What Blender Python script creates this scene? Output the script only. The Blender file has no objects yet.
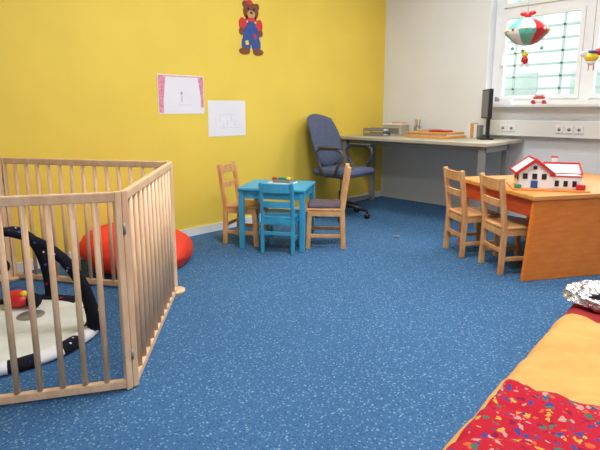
import bpy, bmesh, math, random
from mathutils import Vector, Matrix, noise
random.seed(7)
sc = bpy.context.scene
sc.view_settings.view_transform = 'Standard'
sc.view_settings.look = 'None'
sc.view_settings.exposure = 0.0

def lin(c):
    return tuple(((v/255)/12.92 if v/255 <= .04045 else ((v/255+.055)/1.055)**2.4) for v in c)

# ------------------------------------------------------------ materials
def mat(name, rgb, rough=.6, var=.06, scale=12, metal=0, bump=0, bscale=80, rgb2=None, stretch=None, coat=0):
    m = bpy.data.materials.new(name); m.use_nodes = True
    nt = m.node_tree; b = nt.nodes['Principled BSDF']
    b.inputs['Roughness'].default_value = rough
    b.inputs['Metallic'].default_value = metal
    b.inputs['Coat Weight'].default_value = coat
    tc = nt.nodes.new('ShaderNodeTexCoord')
    mp = nt.nodes.new('ShaderNodeMapping')
    if stretch: mp.inputs['Scale'].default_value = stretch
    nt.links.new(tc.outputs['Object'], mp.inputs['Vector'])
    n = nt.nodes.new('ShaderNodeTexNoise'); n.inputs['Scale'].default_value = scale
    n.inputs['Detail'].default_value = 4
    nt.links.new(mp.outputs['Vector'], n.inputs['Vector'])
    r = nt.nodes.new('ShaderNodeValToRGB')
    c = lin(rgb)
    c2 = lin(rgb2) if rgb2 else tuple(v*(1-var*2) for v in c)
    c1 = c if rgb2 else tuple(min(1, v*(1+var)) for v in c)
    r.color_ramp.elements[0].position = .35; r.color_ramp.elements[0].color = (*c2, 1)
    r.color_ramp.elements[1].position = .65; r.color_ramp.elements[1].color = (*c1, 1)
    nt.links.new(n.outputs['Fac'], r.inputs['Fac'])
    nt.links.new(r.outputs['Color'], b.inputs['Base Color'])
    if bump:
        n2 = nt.nodes.new('ShaderNodeTexNoise'); n2.inputs['Scale'].default_value = bscale
        n2.inputs['Detail'].default_value = 3
        nt.links.new(tc.outputs['Object'], n2.inputs['Vector'])
        bp = nt.nodes.new('ShaderNodeBump'); bp.inputs['Strength'].default_value = bump
        bp.inputs['Distance'].default_value = .01
        nt.links.new(n2.outputs['Fac'], bp.inputs['Height'])
        nt.links.new(bp.outputs['Normal'], b.inputs['Normal'])
    return m

def wood(name, light, dark, rough=.45, stretch=(3, 3, 1)):
    return mat(name, light, rough, rgb2=dark, scale=9, stretch=stretch, bump=.05, bscale=60)

def speckle(name, base, specks, scale, thr, rough=.95, bump=.3, big=.12, dark=None, rnd=1.0, warp=.5, metric=None):
    """base colour with procedural multi-coloured flecks"""
    m = bpy.data.materials.new(name); m.use_nodes = True
    nt = m.node_tree; b = nt.nodes['Principled BSDF']; b.inputs['Roughness'].default_value = rough
    b.inputs['Specular IOR Level'].default_value = .25
    L = nt.links.new
    tc = nt.nodes.new('ShaderNodeTexCoord')
    nz = nt.nodes.new('ShaderNodeTexNoise'); nz.inputs['Scale'].default_value = scale*.8
    L(tc.outputs['Object'], nz.inputs['Vector'])
    mx = nt.nodes.new('ShaderNodeMix'); mx.data_type = 'VECTOR'; mx.inputs['Factor'].default_value = warp/scale
    L(tc.outputs['Object'], mx.inputs['A']); L(nz.outputs['Color'], mx.inputs['B'])
    v = nt.nodes.new('ShaderNodeTexVoronoi'); v.inputs['Scale'].default_value = scale
    if metric: v.distance = metric
    v.inputs['Randomness'].default_value = rnd
    L(mx.outputs['Result'], v.inputs['Vector'])
    lt = nt.nodes.new('ShaderNodeMath'); lt.operation = 'LESS_THAN'; lt.inputs[1].default_value = thr
    L(v.outputs['Distance'], lt.inputs[0])
    sep = nt.nodes.new('ShaderNodeSeparateColor'); L(v.outputs['Color'], sep.inputs['Color'])
    cr = nt.nodes.new('ShaderNodeValToRGB'); cr.color_ramp.interpolation = 'CONSTANT'
    els = cr.color_ramp.elements
    while len(els) < len(specks): els.new(.5)
    for i, s in enumerate(specks):
        els[i].position = i/len(specks); els[i].color = (*lin(s), 1)
    L(sep.outputs['Red'], cr.inputs['Fac'])
    n = nt.nodes.new('ShaderNodeTexNoise'); n.inputs['Scale'].default_value = 2.0
    L(tc.outputs['Object'], n.inputs['Vector'])
    r = nt.nodes.new('ShaderNodeValToRGB'); c = lin(base)
    r.color_ramp.elements[0].position = .3; r.color_ramp.elements[0].color = (*[x*(1-big) for x in c], 1)
    r.color_ramp.elements[1].position = .7; r.color_ramp.elements[1].color = (*[x*(1+big) for x in c], 1)
    L(n.outputs['Fac'], r.inputs['Fac'])
    src = r.outputs['Color']
    if dark:
        v2 = nt.nodes.new('ShaderNodeTexVoronoi'); v2.inputs['Scale'].default_value = scale*1.2
        L(mx.outputs['Result'], v2.inputs['Vector'])
        l2 = nt.nodes.new('ShaderNodeMath'); l2.operation = 'LESS_THAN'; l2.inputs[1].default_value = .33
        L(v2.outputs['Distance'], l2.inputs[0])
        m2 = nt.nodes.new('ShaderNodeMix'); m2.data_type = 'RGBA'
        L(l2.outputs[0], m2.inputs['Factor']); L(src, m2.inputs['A']); m2.inputs['B'].default_value = (*lin(dark), 1)
        src = m2.outputs['Result']
    mc = nt.nodes.new('ShaderNodeMix'); mc.data_type = 'RGBA'
    L(lt.outputs[0], mc.inputs['Factor']); L(src, mc.inputs['A']); L(cr.outputs['Color'], mc.inputs['B'])
    L(mc.outputs['Result'], b.inputs['Base Color'])
    if bump:
        n2 = nt.nodes.new('ShaderNodeTexNoise'); n2.inputs['Scale'].default_value = 220
        L(tc.outputs['Object'], n2.inputs['Vector'])
        bp = nt.nodes.new('ShaderNodeBump'); bp.inputs['Strength'].default_value = bump
        bp.inputs['Distance'].default_value = .005
        L(n2.outputs['Fac'], bp.inputs['Height']); L(bp.outputs['Normal'], b.inputs['Normal'])
    return m

M = {}
M['yellow'] = mat('yellow_paint', (236, 205, 80), .75, .015, 3, bump=.12, bscale=160)
M['white'] = mat('white_paint', (228, 230, 230), .8, .01, 3, bump=.1, bscale=160)
M['ceil'] = mat('ceiling_paint', (238, 238, 238), .9, .01, 3)
M['trim'] = mat('trim_white', (230, 231, 228), .5, .01, 3)
M['carpet'] = speckle('blue_carpet', (60, 101, 142), [(114, 150, 182), (60, 101, 142), (94, 134, 170), (78, 118, 156), (60, 101, 142), (120, 150, 174)], 88, .34, dark=(44, 80, 120), warp=1.3, big=.06)
M['pine'] = wood('pine_wood', (226, 174, 116), (208, 148, 90))
M['pen'] = wood('beech_wood', (238, 200, 162), (224, 182, 140))
M['orange_wood'] = wood('orange_wood', (240, 140, 48), (230, 124, 38), stretch=(1, 1, 5))
M['orange_dark'] = wood('orange_red_wood', (206, 84, 34), (190, 70, 28), stretch=(1, 1, 5))
M['top_wood'] = wood('table_top_wood', (234, 160, 84), (222, 142, 66), stretch=(1, 5, 1))
M['turq'] = mat('turquoise_paint', (60, 160, 198), .45, .05, 10)
M['redfab'] = mat('red_fabric', (230, 56, 28), .7, .06, 7, bump=.15, bscale=90)
M['navy'] = mat('navy_fabric', (80, 88, 112), .9, .08, 30, bump=.3, bscale=220)
M['arm'] = mat('dark_grey_plastic', (72, 72, 76), .45, .1, 20)
M['purple'] = mat('grey_purple_cushion', (98, 84, 96), .9, .1, 20, bump=.3, bscale=150)
M['black'] = mat('black_plastic', (26, 26, 28), .45, .1, 20)
M['blackfab'] = speckle('black_starry_fabric', (22, 24, 34), [(230, 230, 220), (60, 90, 180), (200, 40, 40), (22, 24, 34)], 30, .2, big=.1, bump=.2)
M['grey'] = mat('grey_metal', (150, 150, 148), .4, .03, 10, metal=.5)
M['desktop'] = mat('desk_laminate', (184, 176, 156), .45, .03, 8)
M['deskmetal'] = mat('desk_metal', (140, 142, 140), .5, .03, 8)
M['paper'] = mat('paper', (232, 230, 234), .8, .01, 5)
M['pink'] = mat('pink_crayon', (232, 150, 168), .8, .12, 50)
M['pencil'] = mat('pencil_line', (170, 168, 176), .8, .05, 50)
M['brown'] = mat('bear_brown', (128, 72, 40), .7, .08, 20)
M['tan'] = mat('bear_tan', (205, 150, 95), .7, .05, 20)
M['blue'] = mat('blue_print', (52, 80, 150), .7, .08, 30)
M['red'] = mat('red_plastic', (205, 36, 40), .4, .04, 20)
M['green'] = mat('green_plastic', (40, 150, 110), .4, .04, 20)
M['teal'] = mat('pale_teal_plastic', (100, 190, 172), .4, .04, 20)
M['ylw'] = mat('yellow_plastic', (240, 205, 50), .4, .04, 20)
M['whiteP'] = mat('white_plastic', (236, 236, 234), .4, .01, 20)
M['sheet'] = mat('orange_sheet', (218, 164, 88), .85, .05, 5, bump=.25, bscale=25)
M['redsheet'] = mat('red_sheet', (170, 34, 38), .85, .06, 5, bump=.2, bscale=25)
M['blanket'] = speckle('printed_blanket_fabric', (178, 26, 46), [(70, 104, 84), (206, 150, 66), (60, 66, 130), (200, 90, 50), (178, 26, 46), (190, 140, 130), (130, 20, 60), (60, 66, 130)], 44, .42, big=.06, bump=.3, warp=2.0)
M['matgreen'] = mat('pale_grey_fabric', (216, 218, 208), .9, .05, 9, bump=.2, bscale=60)
M['foil'] = mat('crumpled_foil', (215, 215, 220), .25, .1, 30, metal=.9, bump=.6, bscale=40)
M['orangebox'] = mat('orange_card', (222, 160, 76), .7, .05, 20)
M['cord'] = mat('string', (200, 200, 200), .8, .02, 20)
M['screen'] = mat('dark_screen', (18, 20, 24), .15, .02, 20)
M['facade'] = mat('facade_plaster', (220, 228, 222), .9, .04, 2)
M['fglass'] = mat('facade_glass', (172, 190, 184), .3, .1, 1)
M['rail'] = mat('galvanised_rail', (150, 166, 160), .6, .05, 6)
M['ground'] = mat('outdoor_ground', (150, 160, 140), .95, .1, 2)
M['leaf'] = mat('hedge_leaf', (150, 180, 140), .9, .2, 14, bump=.8, bscale=20)
g = bpy.data.materials.new('window_glass'); g.use_nodes = True
nt = g.node_tree; nt.nodes.clear()
o = nt.nodes.new('ShaderNodeOutputMaterial'); mx = nt.nodes.new('ShaderNodeMixShader')
t = nt.nodes.new('ShaderNodeBsdfTransparent'); gl = nt.nodes.new('ShaderNodeBsdfGlossy'); gl.inputs['Roughness'].default_value = .02
mx.inputs[0].default_value = .06
nt.links.new(t.outputs[0], mx.inputs[1]); nt.links.new(gl.outputs[0], mx.inputs[2]); nt.links.new(mx.outputs[0], o.inputs[0])
M['glass'] = g
def emis(name, col, s):
    m = bpy.data.materials.new(name); m.use_nodes = True
    b = m.node_tree.nodes['Principled BSDF']; b.inputs['Emission Color'].default_value = (*col, 1); b.inputs['Emission Strength'].default_value = s
    return m
M['fill_lamp'] = emis('fill_panel_glow', (1, .98, .94), 2)  # glowing face of the added fill panels

# ------------------------------------------------------------ builder
class B:
    def __init__(s): s.bm = bmesh.new(); s.mats = []
    def mi(s, k):
        if k not in s.mats: s.mats.append(k)
        return s.mats.index(k)
    def put(s, tb, k, Mx=None, smooth=False):
        i = s.mi(k)
        if Mx is not None: tb.transform(Mx)
        for f in tb.faces: f.material_index = i; f.smooth = smooth
        me = bpy.data.meshes.new('tmp'); tb.to_mesh(me); tb.free(); s.bm.from_mesh(me); bpy.data.meshes.remove(me)
    def box(s, c, d, k, bev=.003, rz=0, R=None):
        tb = bmesh.new(); bmesh.ops.create_cube(tb, size=1)
        for v in tb.verts: v.co = Vector((v.co.x*d[0], v.co.y*d[1], v.co.z*d[2]))
        if bev: bmesh.ops.bevel(tb, geom=tb.edges[:], offset=min(bev, min(d)*.45), segments=2, affect='EDGES', profile=.5)
        Mx = Matrix.Translation(c) @ (R.to_4x4() if R is not None else Matrix.Rotation(rz, 4, 'Z'))
        s.put(tb, k, Mx)
    def beam(s, p0, p1, w, t, k, bev=.003, up=(0, 0, 1)):
        p0 = Vector(p0); p1 = Vector(p1); z = (p1-p0); l = z.length; z.normalize()
        u = Vector(up)
        if abs(u.dot(z)) > .95: u = Vector((1, 0, 0))
        x = u.cross(z).normalized(); y = z.cross(x)
        R = Matrix((x, y, z)).transposed()
        s.box((p0+p1)/2, (w, t, l), k, bev, R=R)
    def cyl(s, p0, p1, r, k, r2=None, seg=16, smooth=True):
        p0 = Vector(p0); p1 = Vector(p1); d = p1-p0
        tb = bmesh.new(); bmesh.ops.create_cone(tb, cap_ends=True, segments=seg, radius1=r, radius2=r if r2 is None else r2, depth=d.length)
        Mx = Matrix.Translation((p0+p1)/2) @ d.to_track_quat('Z', 'Y').to_matrix().to_4x4()
        s.put(tb, k, Mx, smooth)
    def sph(s, c, r, k, seg=16, nz=0, nf=3):
        tb = bmesh.new(); bmesh.ops.create_uvsphere(tb, u_segments=seg, v_segments=max(6, seg*2//3), radius=1)
        if isinstance(r, (int, float)): r = (r, r, r)
        for v in tb.verts:
            if nz: v.co *= 1+nz*noise.noise(v.co*nf+Vector(c))
            v.co = Vector((v.co.x*r[0], v.co.y*r[1], v.co.z*r[2]))
        s.put(tb, k, Matrix.Translation(c), True)
    def tube(s, pts, r, k, seg=10, closed=False):
        pts = [Vector(p) for p in pts]; n = len(pts)
        rad = r if isinstance(r, (list, tuple)) else [r]*n
        tb = bmesh.new(); rings = []; prev = None
        for i, p in enumerate(pts):
            a = pts[(i-1) % n] if (closed or i > 0) else p; b = pts[(i+1) % n] if (closed or i < n-1) else p
            t = (b-a).normalized()
            if prev is None:
                u = Vector((0, 0, 1)) if abs(t.z) < .9 else Vector((1, 0, 0)); x = u.cross(t).normalized()
            else: x = (prev-t*prev.dot(t)).normalized()
            prev = x; y = t.cross(x)
            rings.append([tb.verts.new(p+(x*math.cos(2*math.pi*j/seg)+y*math.sin(2*math.pi*j/seg))*rad[i]) for j in range(seg)])
        for i in range(n if closed else n-1):
            q = rings[i]; w = rings[(i+1) % n]
            for j in range(seg): tb.faces.new((q[j], q[(j+1) % seg], w[(j+1) % seg], w[j]))
        if not closed: tb.faces.new(rings[0][::-1]); tb.faces.new(rings[-1])
        s.put(tb, k, None, True)
    def lathe(s, prof, k, c=(0, 0, 0), seg=32, kf=None):
        ks = kf if kf else (lambda j: k)
        groups = {}
        for j in range(seg): groups.setdefault(ks(j), []).append(j)
        for kk, js in groups.items():
            tb = bmesh.new()
            for j in js:
                a0 = 2*math.pi*j/seg; a1 = 2*math.pi*(j+1)/seg
                for (r0, z0), (r1, z1) in zip(prof[:-1], prof[1:]):
                    P = [(r0*math.cos(a0), r0*math.sin(a0), z0), (r0*math.cos(a1), r0*math.sin(a1), z0), (r1*math.cos(a1), r1*math.sin(a1), z1), (r1*math.cos(a0), r1*math.sin(a0), z1)]
                    if r0 == 0: P.pop(0)
                    elif r1 == 0: P.pop(3)
                    tb.faces.new([tb.verts.new(p) for p in P])
            bmesh.ops.remove_doubles(tb, verts=tb.verts[:], dist=1e-5)
            s.put(tb, kk, Matrix.Translation(c), True)
    def prism(s, poly, k, axis, a, b, bev=0):
        f = {'x': lambda p, t: (t, p[0], p[1]), 'y': lambda p, t: (p[0], t, p[1]), 'z': lambda p, t: (p[0], p[1], t)}[axis]
        tb = bmesh.new(); A = [tb.verts.new(f(p, a)) for p in poly]; Bv = [tb.verts.new(f(p, b)) for p in poly]
        tb.faces.new(A[::-1]); tb.faces.new(Bv); n = len(poly)
        for i in range(n): tb.faces.new((A[i], A[(i+1) % n], Bv[(i+1) % n], Bv[i]))
        bmesh.ops.recalc_face_normals(tb, faces=tb.faces[:])
        if bev: bmesh.ops.bevel(tb, geom=tb.edges[:], offset=bev, segments=2, affect='EDGES')
        s.put(tb, k)
    def grid(s, xs, ys, fz, k, fxy=None):
        tb = bmesh.new(); V = [[tb.verts.new((*(fxy(x, y) if fxy else (x, y)), fz(x, y))) for y in ys] for x in xs]
        for i in range(len(xs)-1):
            for j in range(len(ys)-1): tb.faces.new((V[i][j], V[i+1][j], V[i+1][j+1], V[i][j+1]))
        s.put(tb, k, None, True)
    def done(s, name, loc=(0, 0, 0), az=0, floor=False):
        if floor:
            for v in s.bm.verts: v.co.z = max(0, v.co.z)
        me = bpy.data.meshes.new(name); s.bm.to_mesh(me); s.bm.free()
        for k in s.mats: me.materials.append(M[k])
        ob = bpy.data.objects.new(name, me); sc.collection.objects.link(ob)
        ob.location = loc; ob.rotation_euler = (0, 0, math.radians(az))
        return ob

XL, YB, XR, YF, ZC = -3.40, 4.78, 2.6, -1.6, 2.8
T = .25
def slab(name, a, b, k):
    q = B(); q.box([(a[i]+b[i])/2 for i in range(3)], [b[i]-a[i] for i in range(3)], k, 0); return q.done(name)
slab('floor', (XL-T, YF-T, -.1), (XR+T, YB+T, 0), 'carpet')
slab('ceiling', (XL-T, YF-T, ZC), (XR+T, YB+T, ZC+.1), 'ceil')
slab('wall_left', (XL-T, YF-T, 0), (XL, YB, ZC), 'yellow')
slab('wall_right', (XR, YF-T, 0), (XR+T, YB+T, ZC), 'white')
slab('wall_front', (XL, YF-T, 0), (XR, YF, ZC), 'white')
WX0, WX1, WZ0, WZ1 = -2.18, 1.9, 1.05, 2.6
q = B()
for a, b in (((XL-T, YB, 0), (WX0, YB+T, ZC)), ((WX1, YB, 0), (XR, YB+T, ZC)), ((WX0, YB, 0), (WX1, YB+T, WZ0)), ((WX0, YB, WZ1), (WX1, YB+T, ZC))):
    q.box([(a[i]+b[i])/2 for i in range(3)], [b[i]-a[i] for i in range(3)], 'white', 0)
q.done('wall_back')
slab('baseboard_left', (XL, YF, 0), (XL+.014, YB, .065), 'trim')
slab('baseboard_back', (XL+.014, YB-.014, 0), (XR, YB, .065), 'trim')

# window
q = B(); wy = 4.95
q.box(((WX0+WX1)/2, wy, WZ0+.045), (WX1-WX0, .06, .07), 'whiteP', 0)
q.box(((WX0+WX1)/2, wy, WZ1-.035), (WX1-WX0, .06, .07), 'whiteP', 0)
n = 5; step = (WX1-WX0-.07)/n
for i in range(n+1):
    x = WX0+.035+i*step
    q.box((x, wy, (WZ0+WZ1)/2), (.08, .062, WZ1-WZ0), 'whiteP', 0)
q.box(((WX0+WX1)/2, wy, 1.96), (WX1-WX0, .058, .07), 'whiteP', 0)
for i in range(n):
    a = WX0+.035+i*step+.04; b = a+step-.08
    for z0, z1 in ((WZ0+.08, 1.925), (1.995, WZ1-.07)):
        for zc in (z0+.018, z1-.018): q.box(((a+b)/2, wy-.02, zc), (b-a-.004, .05, .036), 'whiteP', 0)
        for xc in (a+.018, b-.018): q.box((xc, wy-.021, (z0+z1)/2), (.036, .054, z1-z0), 'whiteP', 0)
        q.box(((a+b)/2, wy, (z0+z1)/2), (b-a-.04, .006, z1-z0-.04), 'glass', 0)
    q.box((a+.018, wy-.06, 1.5), (.02, .03, .1), 'whiteP')
q.done('window_1')
q = B(); q.box(((WX0+WX1)/2, 4.80, WZ0+.014), (WX1-WX0, .24, .028), 'trim', .004); q.done('window_sill')
q = B(); q.box((-.15, YB-.035, .855), (4.1, .07, .15), 'trim', .006)
for x in (-1.95, -1.87, -1.45, -1.37, -1.29, -.9, -.82, .2, .28):
    q.box((x, YB-.074, .855), (.065, .012, .065), 'whiteP'); q.cyl((x, YB-.078, .855), (x, YB-.082, .855), .014, 'grey')
q.done('trim_cable_trunking')
# outside
q = B(); q.box((0, 12, -.35), (30, 13.8, .1), 'ground', 0); q.done('outdoor_ground')
q = B(); q.box((-3, 12.3, 2.7), (26, .6, 6), 'facade', 0)
for i in range(-6, 7):
    for z in (1.2, 3.6): q.box((i*1.8-3, 11.98, z), (1.1, .06, 1.3), 'fglass', .01); q.box((i*1.8-3, 11.93, z-.7), (1.3, .12, .06), 'whiteP')
q.done('neighbouring_building')
q = B()
for z in (1.3, 1.46, 1.62, 1.78, 1.94, 2.10, 2.26, 2.58): q.beam((-7, 7, z), (4, 7, z), .03, .03, 'rail')
for i in range(19): q.beam((-7+i*.6, 7, -.3), (-7+i*.6, 7, 2.6), .03, .03, 'rail', 0)
q.done('metal_grille_fence')
q = B()
for i in range(16): q.sph((-8+i*.75, 8.6, .25+.2*random.random()), (.6, .5, .85), 'leaf', 18, .3, 3)
q.done('garden_hedge')

# ---------------------------------------------------------- playpen
PP = [(-2.14, -.125), (-1.628, .745), (-2.378, 1.372), (-3.29, .78), (-3.02, -.28)]
q = B(); H = .755
for i in range(5):
    a = Vector((*PP[i], 0)); b = Vector((*PP[(i+1) % 5], 0)); d = (b-a); l = d.length; d.normalize()
    a2 = a+d*.018; b2 = b-d*.018; up = Vector((0, 0, 1))
    q.beam(a2+up*(H-.02), b2+up*(H-.02), .022, .036, 'pen', .005)
    q.beam(a2+up*.026, b2+up*.026, .022, .032, 'pen', .004)
    for e in (a2, b2): q.beam(e+up*.004, e+up*H, .024, .024, 'pen', .004)
    nb = round(l/.079)
    for j in range(1, nb):
        p = a2+(b2-a2)*(j/nb); q.cyl(p+up*.04, p+up*(H-.035), .0108, 'pen', seg=10)
    for z in (.12, .6): q.cyl(a+up*z, a+up*(z+.04), .006, 'grey', seg=8)
for i in (2, 3, 4, 0):
    q.cyl((*PP[i], 0), (*PP[i], .018), .052, 'pen', seg=24)
q.done('wooden_playpen')

# baby gym
q = B(); q.lathe([(0, .03), (.2, .034), (.34, .032)], 'matgreen', seg=48)
q.lathe([(.34, .032), (.36, .042), (.39, .044), (.41, .035), (.42, .015), (.40, 0), (0, 0)], None, seg=48, kf=lambda j: 'blackfab' if (j//2) % 2 else ('paper' if j < 14 or j > 30 else 'blackfab'))
for a in (math.radians(45), math.radians(135)):
    pts = []; rad = []
    for i in range(25):
        th = math.pi*i/24; c = math.cos(th)
        pts.append((.40*c*math.cos(a), .40*c*math.sin(a), .03+.46*math.sin(th)**.9)); rad.append(.014+.016*abs(c))
    q.tube(pts, rad, 'blackfab')
q.tube([(0, 0, .49), (0, 0, .36)], .003, 'cord', 6); q.sph((0, 0, .33), .035, 'blackfab')
q.tube([(-.2, -.2, .41), (-.2, -.2, .33)], .003, 'cord', 6); q.sph((-.2, -.2, .30), (.03, .03, .04), 'ylw')
q.lathe([(0, .0375), (.07, .0365), (.074, .033)], 'teal', (-.02, -.14, 0), 20)
q.lathe([(0, .0375), (.06, .0365), (.064, .033)], 'grey', (-.08, .12, 0), 20)
gym = q.done('baby_play_gym', (-2.46, .54, 0))
q = B(); q.sph((0, 0, .05), (.09, .07, .05), 'red', nz=.1); q.sph((.10, .03, .045), (.045, .045, .045), 'blackfab'); q.sph((.06, .0, .09), (.02, .02, .02), 'ylw'); q.sph((-.08, .05, .05), (.05, .05, .05), 'blue')
pt = q.done('plush_toy', (-.24, .11, .034), 20); pt.parent = gym; pt.scale = (.85, .85, .85)

# red floor cushion
q = B(); tb = bmesh.new(); bmesh.ops.create_uvsphere(tb, u_segments=64, v_segments=40, radius=1)
for v in tb.verts:
    c = v.co.copy(); k = 1+.05*noise.noise(c*2.2)+.03*noise.noise(c*5)
    z = c.z*.16+.12-.02*max(0, c.z)**2*abs(noise.noise(c*4))
    e = 1+.14*max(0, c.y)**6
    v.co = Vector((c.x*.34*k, c.y*.35*k*e, max(0, z+.05*(-c.x)*(1-abs(c.z)*.3)-.02*c.y)))
q.put(tb, 'redfab', None, True)
q.done('red_floor_cushion', (-3.0, 1.455, 0))

# ---------------------------------------------------------- child chair
def chair(name, loc, az, k='pine', h=.62, sh=.30, w=.27, d=.27, pad=None, slats=2):
    q = B(); y = w/2-.015
    for s in (-1, 1):
        q.beam((-d/2+.0, s*y, 0), (-d/2+.01, s*y, sh), .036, .024, k, .005, up=(0, 1, 0))
        q.beam((-d/2+.012, s*y, sh-.02), (-d/2-.035, s*y, h), .036, .024, k, .008, up=(0, 1, 0))
        q.beam((d/2-.005, s*y, 0), (d/2-.02, s*y, sh-.01), .034, .024, k, .005, up=(0, 1, 0))
        q.beam((-d/2+.01, s*y, sh-.03), (d/2-.02, s*y, sh-.03), .018, .04, k)
        q.beam((-d/2+.01, s*y, .10), (d/2-.01, s*y, .10), .016, .026, k)
    q.beam((d/2-.02, -y, sh-.035), (d/2-.02, y, sh-.035), .018, .045, k)
    q.beam((-d/2+.01, -y, sh-.035), (-d/2+.01, y, sh-.035), .018, .045, k)
    q.beam((-d/2+.005, -y, .15), (-d/2+.005, y, .15), .016, .026, k)
    q.box((.005, 0, sh), (d+.01, w-.005, .018), k, .006)
    if pad: q.box((.005, 0, sh+.02), (d-.02, w-.03, .03), pad, .012)
    for i in range(slats):
        zc = h-.045-i*.12; xc = -d/2+.012-.047*(zc-sh)/(h-sh)
        hh = .065 if i == 0 else .045
        pts = [(-y+2*y*j/6) for j in range(7)]
        for j in range(6):
            x0 = xc-.012*math.sin(math.pi*j/6); x1 = xc-.012*math.sin(math.pi*(j+1)/6)
            q.beam((x0, pts[j], zc), (x1, pts[j+1], zc), .014, hh, k, .002)
    return q.done(name, (*loc, 0), az, floor=True)
chair('wooden_child_chair', (-2.939, 2.351), 26)
chair('wooden_child_chair', (-2.44, 2.715), 222, pad='purple')
chair('wooden_child_chair', (-1.205, 3.165), 53)
chair('wooden_child_chair', (-1.553, 3.325), 55)
chair('turquoise_child_chair', (-2.585, 2.393), 123, 'turq', h=.53, sh=.27, w=.255, d=.25, slats=3)

# turquoise table
q = B()
q.box((0, 0, .455), (.51, .44, .024), 'turq', .008)
for sx in (-1, 1):
    for sy in (-1, 1): q.beam((sx*.23, sy*.19, 0), (sx*.23, sy*.19, .445), .038, .038, 'turq', .004)
for sy in (-1, 1): q.box((0, sy*.19, .415), (.46, .018, .06), 'turq')
for sx in (-1, 1): q.box((sx*.23, 0, .415), (.018, .36, .06), 'turq')
q.done('turquoise_child_table', (-2.722, 2.483, 0), 33)
q = B()
q.box((0, 0, .004), (.20, .13, .008), 'whiteP', .001); q.box((.01, 0, .018), (.15, .10, .02), 'grey', .003); q.box((.0, .01, .036), (.07, .05, .016), 'green', .003)
q.sph((.06, -.02, .04), (.018, .018, .014), 'ylw'); q.box((-.06, -.02, .036), (.03, .03, .018), 'red'); q.box((.06, .035, .034), (.03, .02, .012), 'pine')
q.done('toy_tray', (-2.74, 2.55, .467), 20)

# ---------------------------------------------------------- right play table
q = B(); W, Dp = 1.1, .82
q.box((W/2, Dp/2, .515), (W+.03, Dp+.03, .03), 'top_wood', .006)
q.prism([(-.04, 0), (W+.035, 0), (W+.01, .50), (-.0, .50)], 'orange_wood', 'y', .0, .025, .004)
q.prism([(W-.5, 0), (W+.035, 0), (W+.01, .50), (W-.5, .50)], 'orange_wood', 'y', Dp-.025, Dp, .004)
q.beam((.03, Dp-.03, 0), (.03, Dp-.03, .5), .045, .045, 'orange_wood')
q.box((.02, Dp/2, .445), (.02, Dp-.04, .11), 'orange_dark'); q.box((W-.03, Dp/2, .40), (.02, Dp-.04, .2), 'orange_wood')
q.done('wooden_play_table', (-1.018, 2.984, 0), 58, floor=True)

# toy house
q = B()
q.box((0, 0, .006), (.44, .30, .012), 'top_wood')
def gable(x0, x1, y0, y1, z0, hw, hr, ax):
    o = .015
    if ax == 'y': lo, hi, a, b = x0, x1, y0, y1
    else: lo, hi, a, b = y0, y1, x0, x1
    m = (lo+hi)/2
    q.prism([(lo, z0), (hi, z0), (hi, hw), (m, hr), (lo, hw)], 'whiteP', ax, a, b)
    P = (lambda u, v, z: (u, v, z)) if ax == 'y' else (lambda u, v, z: (v, u, z))
    for s, e in ((lo, -1), (hi, 1)):
        eu = s+e*.02; ez = hw-.016
        q.prism([(m, hr), (m, hr+.008), (eu, ez+.008), (eu, ez)], 'whiteP', ax, a-o, b+o)
        q.beam(P(eu, a-o, ez+.004), P(eu, b+o, ez+.004), .014, .014, 'red', .002)
        for t in (a-o, b+o): q.beam(P(m, t, hr+.005), P(eu, t, ez+.004), .012, .018, 'red', .002)
    q.beam(P(m, a-o, hr+.008), P(m, b+o, hr+.008), .014, .014, 'red', .002)
gable(-.18, .0, -.10, .10, .012, .115, .185, 'y')
gable(.0, .18, -.02, .11, .012, .11, .15, 'x')
q.box((.09, -.055, .05), (.18, .09, .076), 'whiteP'); q.box((.09, -.055, .091), (.19, .10, .006), 'red', .001); q.box((.09, -.055, .096), (.17, .085, .006), 'whiteP', .001)
q.box((.05, .06, .165), (.03, .03, .06), 'whiteP'); q.box((.05, .06, .198), (.036, .036, .01), 'red')
for x in (-.145, -.09, -.035):
    q.box((x, -.101, .085), (.028, .006, .035), 'black', .001)
q.box((-.09, -.101, .035), (.04, .006, .046), 'blue', .001)
q.box((-.09, -.101, .14), (.022, .006, .022), 'black', .001)
for x in (.04, .09, .14): q.box((x, -.101, .045), (.024, .005, .036), 'black', .001)
for y in (-.05, .03): q.box((-.181, y, .075), (.006, .04, .04), 'black', .001)
for y in (-.0, .06): q.box((.181, y, .06), (.006, .03, .035), 'black', .001)
q.box((.17, -.125, .03), (.05, .03, .03), 'red'); q.box((-.19, -.13, .025), (.04, .025, .02), 'green')
q.done('toy_house', (-1.08, 3.34, .53), 30)

# ---------------------------------------------------------- desk
q = B(); DX1 = -1.77
q.box(((DX1-3.385)/2, 4.355, .735), (DX1+3.385, .81, .03), 'desktop', .004)
for x in (-3.33, -1.83):
    for y in (4.02, 4.5): q.beam((x, y, 0), (x, y, .72), .05, .05, 'deskmetal', .004)
    q.box((x, 4.26, .69), (.05, .5, .05), 'deskmetal'); q.box((x, 4.26, .05), (.03, .46, .03), 'deskmetal')
q.box((-2.58, 4.05, .695), (1.48, .03, .045), 'deskmetal'); q.box((-2.58, 4.5, .695), (1.48, .03, .045), 'deskmetal')
q.done('office_desk')
q = B(); q.box((0, 0, .012), (.5, .34, .024), 'orangebox', .003); q.box((.01, .01, .034), (.44, .30, .02), 'paper', .002); q.box((.0, .0, .052), (.47, .32, .016), 'orangebox', .003)
q.box((.1, -.05, .068), (.18, .14, .016), 'redsheet', .002); q.box((-.1, .04, .07), (.16, .2, .02), 'desktop', .002)
q.done('stack_of_folders', (-2.53, 4.45, .75), -4)
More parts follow.
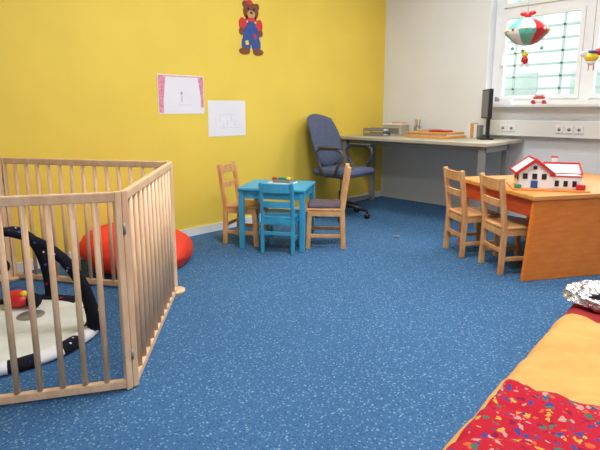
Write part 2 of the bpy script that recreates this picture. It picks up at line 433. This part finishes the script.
q = B(); q.box((0, 0, .055), (.22, .2, .11), 'desktop', .006); q.box((0, -.101, .05), (.18, .004, .06), 'grey', .001); q.box((.0, 0, .117), (.23, .21, .014), 'paper', .003); q.box((.03, .02, .13), (.14, .09, .02), 'pine')
q.done('storage_box', (-3.08, 4.58, .75), 4)
q = B()
for z in (.0, .05): 
    q.box((0, 0, z+.004), (.24, .16, .006), 'grey', .001)
    for y in (-.078, .078): q.box((0, y, z+.018), (.24, .004, .03), 'grey', .001)
    q.box((0, 0, z+.014), (.2, .13, .012), 'paper', .001)
for x in (-.115, .115):
    for y in (-.075, .075): q.cyl((x, y, 0), (x, y, .08), .004, 'black', seg=8)
q.done('letter_tray', (-3.12, 4.28, .75), 8)
q = B()
for i, k in enumerate(('whiteP', 'orangebox', 'whiteP', 'grey')): q.box((i*.033, 0, .075-.004*i), (.03, .14, .15-.008*i), k, .003)
q.done('row_of_binders', (-2.26, 4.70, .75), 0)
q = B(); q.cyl((0, 0, 0), (0, 0, .10), .035, 'grey')
for i in range(6): a = i; q.cyl((.012*math.cos(a), .012*math.sin(a), .02), (.03*math.cos(a), .03*math.sin(a), .17), .004, ['red', 'blue', 'ylw', 'green', 'pine', 'black'][i], seg=6)
q.done('pencil_cup', (-2.88, 4.69, .75))
q = B(); q.box((0, 0, .008), (.16, .12, .016), 'black', .005); q.box((0, .02, .12), (.04, .03, .22), 'black'); q.box((0, 0, .33), (.28, .035, .27), 'black', .008); q.box((0, -.0185, .33), (.25, .002, .24), 'screen', 0)
q.done('flat_monitor', (-2.03, 4.50, .75), -52)
q = B()
q.box((0, 0, .03), (.13, .06, .04), 'whiteP', .012); q.box((0, -.005, .055), (.1, .05, .025), 'red', .008); q.sph((0, 0, .085), (.045, .03, .022), 'whiteP')
for x in (-.045, .045): q.cyl((x, -.035, .018), (x, .035, .018), .018, 'red')
q.done('toy_bus', (-1.66, 4.76, 1.078), 10)
q = B(); q.box((0, 0, .012), (.2, .12, .024), 'paper', .003); q.box((.03, .0, .034), (.1, .08, .02), 'whiteP', .004); q.cyl((-.06, 0, .024), (-.06, 0, .07), .022, 'grey')
q.done('sill_clutter', (-1.99, 4.76, 1.078), 5)

# ---------------------------------------------------------- office chair (faces +x)
q = B()
for i in range(5):
    a = 2*math.pi*i/5+.3; c, s = math.cos(a), math.sin(a)
    q.tube([(0, 0, .12), (.12*c, .12*s, .11), (.26*c, .26*s, .075)], [.028, .022, .014], 'black', 8)
    q.cyl((.26*c, .26*s, .05), (.26*c, .26*s, .08), .01, 'black')
    q.cyl((.26*c-.022*s, .26*s+.022*c, .026), (.26*c+.022*s, .26*s-.022*c, .026), .026, 'black')
q.cyl((0, 0, .10), (0, 0, .25), .03, 'black'); q.cyl((0, 0, .25), (0, 0, .40), .016, 'grey')
q.box((0, 0, .40), (.24, .2, .03), 'black')
q.box((.02, 0, .445), (.44, .44, .075), 'navy', .035)
q.tube([(-.12, 0, .405), (-.22, 0, .41), (-.25, 0, .5), (-.27, 0, .68)], .018, 'black')
tb = bmesh.new(); nu, nv = 12, 14; V = {}
for side in (0, 1):
    for i in range(nu+1):
        for j in range(nv+1):
            u = -1+2*i/nu; v = -1+2*j/nv
            r = max(abs(u), abs(v)); L2 = math.hypot(u, v) or 1
            k = r/L2; mixk = .62
            uu = u*(1-mixk)+u*k*mixk if r else 0; vv = v*(1-mixk)+v*k*mixk if r else 0
            th = .03*(1-r**4)+.006
            x = .05*uu*uu-.02*vv*vv-.085*vv
            V[side, i, j] = tb.verts.new((-.235+x+(th if side else -th), uu*.225, .725+vv*.26))
for side in (0, 1):
    for i in range(nu):
        for j in range(nv):
            f = (V[side, i, j], V[side, i+1, j], V[side, i+1, j+1], V[side, i, j+1]); tb.faces.new(f if side else f[::-1])
rim = [(i, 0) for i in range(nu)]+[(nu, j) for j in range(nv)]+[(i, nv) for i in range(nu, 0, -1)]+[(0, j) for j in range(nv, 0, -1)]
for a, b in zip(rim, rim[1:]+rim[:1]): tb.faces.new((V[0, *a], V[0, *b], V[1, *b], V[1, *a]))
bmesh.ops.recalc_face_normals(tb, faces=tb.faces[:])
q.put(tb, 'navy', None, True)
for s in (-1, 1):
    y = s*.245
    q.tube([(-.02, s*.18, .41), (-.02, y, .42), (-.08, y, .52), (-.13, y, .63), (-.08, y, .67), (.08, y, .675), (.17, y, .655), (.18, y, .60), (.13, y, .52), (.09, y, .43), (.08, s*.18, .41)], .014, 'arm', 8)
    q.box((.03, y, .685), (.24, .045, .022), 'arm', .01)
q.done('office_chair', (-3.0, 3.57, 0), 4, floor=True)

# ---------------------------------------------------------- wall art
def ell(cy, cz, ry, rz, k, t, q):
    q.prism([(cy+ry*math.cos(2*math.pi*i/28), cz+rz*math.sin(2*math.pi*i/28)) for i in range(28)], k, 'x', 0, t)
q = B()
ell(-.06, .185, .03, .03, 'brown', .004, q); ell(.065, .175, .03, .03, 'brown', .004, q)
ell(-.095, .02, .035, .055, 'red', .004, q); ell(.095, .02, .035, .055, 'red', .004, q)
ell(-.105, -.04, .026, .03, 'brown', .005, q); ell(.105, -.04, .026, .03, 'brown', .005, q)
ell(0, 0, .085, .10, 'red', .005, q)
ell(-.055, -.14, .05, .07, 'blue', .005, q); ell(.055, -.14, .05, .07, 'blue', .005, q)
ell(0, -.06, .09, .085, 'blue', .006, q); q.box((.004, 0, .01), (.006, .10, .08), 'blue', 0)
for y in (-.045, .045): q.box((.004, y, .07), (.006, .02, .07), 'blue', 0); ell(y, .045, .01, .01, 'ylw', .009, q)
ell(0, .13, .082, .075, 'brown', .007, q); ell(0, .105, .045, .034, 'tan', .009, q); ell(0, .12, .015, .011, 'black', .011, q)
ell(-.03, .15, .009, .012, 'black', .010, q); ell(.03, .15, .009, .012, 'black', .010, q)
ell(.0, .063, .045, .018, 'red', .010, q)
q.box((.005, -.05, -.13), (.008, .035, .035), 'ylw', 0, R=Matrix.Rotation(.3, 3, 'X')); q.box((.005, .04, -.07), (.008, .035, .03), 'red', 0, R=Matrix.Rotation(-.3, 3, 'X'))
ell(-.075, -.20, .058, .028, 'brown', .008, q); ell(.075, -.20, .058, .028, 'brown', .008, q)
ell(-.02, .205, .035, .02, 'red', .009, q)
q.done('bear_wall_decoration', (XL+.0005, 2.80, 1.725))
q = B()
q.box((.001, 0, 0), (.0015, .41, .297), 'paper', 0)
q.box((.0022, -.18, 0), (.0008, .04, .28), 'pink', 0); q.box((.0022, .188, 0.02), (.0008, .026, .24), 'pink', 0); q.box((.0022, 0, .138), (.0008, .38, .008), 'pink', 0)
q.prism([(-.16, .13), (-.16, -.05), (-.135, .13)], 'pink', 'x', .002, .0026)
q.prism([(.177, .13), (.177, -.03), (.15, .13)], 'pink', 'x', .002, .0026)
ell(.0, .01, .010, .012, 'pencil', .0028, q); q.box((.0022, 0, -.03), (.0008, .006, .05), 'pencil', 0)
for z in (-.08,): q.box((.0022, .02, z), (.0008, .12, .002), 'pencil', 0)
q.done('child_drawing', (XL+.0005, 2.09, 1.145))
q = B(); q.box((.001, 0, 0), (.0015, .39, .297), 'paper', 0)
for i in range(6):
    y0 = -.12+.04*i; q.box((.0022, y0, -.03+.03*math.sin(i*2)), (.0008, .0015, .05), 'pencil', 0)
q.box((.0022, 0, .03), (.0008, .18, .0015), 'pencil', 0); q.box((.0022, .02, -.08), (.0008, .2, .0015), 'pencil', 0)
q.done('child_drawing', (XL+.0005, 2.525, .955))

# ---------------------------------------------------------- mattress & covers (local frame)
PV = (-.575, 1.087, 0); AZ = 2.9
MX0, MX1, MY0, MY1, MH = -.013, 1.15, -.95, 1.70, .15
def dens(a, b, n):
    e = [0, .004, .012, .025, .045, .07]
    return [a+x for x in e]+[a+.07+(b-a-.14)*i/n for i in range(1, n)]+[b-x for x in e[::-1]]
def mz(x, y):
    d = min(x-MX0, MX1-x, y-MY0, MY1-y)
    k = min(1, max(0, d)/.07); edge = math.sqrt(max(0, 1-(1-k)**2))**.8
    w = .014*noise.noise(Vector((x*4+y*1.2, y*2.2, 0)))+.010*noise.noise(Vector((x*13+y*7, y*9, 3)))-.014*max(0, .25-abs(noise.noise(Vector((x*5-y*4, y*4, 7)))))/.25
    return edge*(MH+w)
q = B(); ye = 1.18
q.grid(dens(MX0, MX1, 90), dens(MY0, ye, 140)[:-6]+[ye-.04, ye], mz, 'sheet')
q.grid(dens(MX0, MX1, 60), [ye, ye+.04]+[ye+.04+(MY1-.07-ye-.04)*i/24 for i in range(1, 24)]+[MY1-.07+x for x in (0, .025, .045, .058, .066, .07)], mz, 'redsheet')
q.box(((MX0+MX1)/2, (MY0+MY1)/2, .03), (MX1-MX0-.06, MY1-MY0-.06, .06), 'sheet', .02)
q.done('floor_mattress', PV, AZ)
q = B()
BX0, BX1, BY0, BY1 = .035, .95, -.75, .43
def fxy(x, y): return (x, y+.2*(x-BX0)*(y-BY0)/(BY1-BY0))
def bz(x, y):
    d = min(x-BX0, BX1-x, y-BY0, BY1-y); k = min(1, max(0, d)/.02)
    X, Y = fxy(x, y)
    return mz(X, Y)+.003+.016*math.sqrt(k)+.006*noise.noise(Vector((x*6, y*6, 9)))
q.grid(dens(BX0, BX1, 50), dens(BY0, BY1, 60), bz, 'blanket', fxy)
q.done('printed_blanket', PV, AZ)
q = B(); tb = bmesh.new(); bmesh.ops.create_icosphere(tb, subdivisions=5, radius=1)
for v in tb.verts:
    c = v.co.copy(); k = 1+.25*noise.noise(c*2.5)+.10*abs(noise.noise(c*7))
    v.co = Vector((c.x*.17*k, c.y*.13*k, max(-.03, c.z*.06*k)))
q.put(tb, 'foil', None, False)
q.tube([(-.09, -.09, .02), (-.02, -.10, .05), (.06, -.06, .06), (.11, .02, .05)], .012, 'black')
q.sph((-.11, -.05, 0), (.03, .03, .02), 'whiteP'); q.sph((.0, -.1, .01), (.02, .02, .02), 'redsheet')
q.done('crumpled_foil_toy', (-.485, 2.48, .185), 20)

q = B(); q.box((0, 0, .012), (.045, .022, .014), 'grey', .004)
for x in (-.013, .013): q.cyl((x, -.012, .007), (x, .012, .007), .007, 'grey')
q.done('toy_car', (-2.16, 3.27, 0), 30)

# ---------------------------------------------------------- mobiles
q = B()
cols = ['ylw', 'teal', 'whiteP', 'red']
q.lathe([(0, .085), (.045, .08), (.09, .055), (.13, .02), (.138, 0)], None, seg=32, kf=lambda j: cols[(j//4) % 4])
q.lathe([(.138, 0), (.142, -.025), (.125, -.04), (.08, -.085), (.04, -.10), (0, -.102)], None, seg=32, kf=lambda j: ['green', 'whiteP', 'teal', 'red'][(j//4) % 4])
for i in range(20): a = 2*math.pi*i/20; q.sph((.144*math.cos(a), .144*math.sin(a), -.005), .009, ['ylw', 'whiteP', 'red', 'whiteP'][i % 4], 8)
q.sph((0, 0, .10), .022, 'red'); q.sph((.03, .0, .115), (.025, .015, .015), 'red'); q.sph((-.03, 0, .115), (.025, .015, .015), 'red')
q.tube([(0, 0, .10), (0, 0, ZC-1.585)], .002, 'cord', 6)
q.tube([(0, 0, -.10), (0, 0, -.15)], .002, 'cord', 6)
q.sph((0, 0, -.165), .022, 'ylw'); q.sph((0, 0, -.205), (.025, .02, .028), 'red'); q.sph((.02, .01, -.235), (.012, .01, .018), 'whiteP'); q.sph((-.015, -.01, -.235), (.012, .01, .018), 'whiteP')
for a in (0, 2.1, 4.2):
    x, y = .11*math.cos(a), .11*math.sin(a); q.tube([(x, y, -.04), (x, y, -.12)], .0015, 'cord', 6); q.sph((x, y, -.13), .012, 'teal')
q.done('hanging_mobile', (-1.41, 3.69, 1.585))
q = B(); q.tube([(0, 0, .05), (0, 0, ZC-1.39)], .002, 'cord', 6)
q.sph((0, 0, 0), (.05, .03, .035), 'ylw'); q.sph((.045, .0, .035), .025, 'red'); q.sph((-.05, 0, .02), (.035, .01, .02), 'whiteP'); q.sph((0, .0, -.035), (.03, .02, .02), 'whiteP'); q.sph((0, 0, .035), (.03, .035, .012), 'blue')
q.tube([(.02, 0, -.05), (.02, 0, -.09)], .003, 'red', 6); q.tube([(-.015, 0, -.05), (-.015, 0, -.09)], .003, 'red', 6)
q.done('hanging_bird_toy', (-1.04, 3.91, 1.39), 45)

# ---------------------------------------------------------- lights
def fill_lamp(x, y, e):  # unseen ceiling panel with area light, added as fill for the room
    q = B(); q.box((0, 0, -.03), (1.25, .65, .06), 'trim'); q.box((0, 0, -.062), (1.15, .55, .004), 'fill_lamp', 0)
    ob = q.done('added_fill_panel', (x, y, ZC))
    l = bpy.data.lights.new('fill_area_light', 'AREA'); l.shape = 'RECTANGLE'; l.size = 1.15; l.size_y = .55; l.energy = e; l.color = (.98, .985, 1)
    lo = bpy.data.objects.new('fill_area', l); sc.collection.objects.link(lo); lo.parent = ob; lo.location = (0, 0, -.07)
fill_lamp(-1.4, 1.8, 58); fill_lamp(.8, .4, 50); fill_lamp(-1.6, 3.5, 24)
s = bpy.data.lights.new('daylight', 'SUN'); s.energy = 9; s.angle = math.radians(60); s.color = (.93, .97, 1)
so = bpy.data.objects.new('daylight', s); sc.collection.objects.link(so)
so.rotation_euler = Vector((-.35, -1, -.62)).to_track_quat('-Z', 'Y').to_euler(); so.location = (2, 8, 6)
w = bpy.data.worlds.new('sky'); sc.world = w; w.use_nodes = True
bg = w.node_tree.nodes['Background']; bg.inputs['Color'].default_value = (.88, .94, 1, 1); bg.inputs['Strength'].default_value = 3.4

cam = bpy.data.cameras.new('camera'); cam.sensor_width = 36; cam.lens = 486.5*36/600
cam.shift_y = -31/600
co = bpy.data.objects.new('camera', cam); sc.collection.objects.link(co)
co.location = (0, 0, 1.04); co.rotation_euler = (math.radians(80), 0, math.radians(45)); cam.clip_start = .02
sc.camera = co
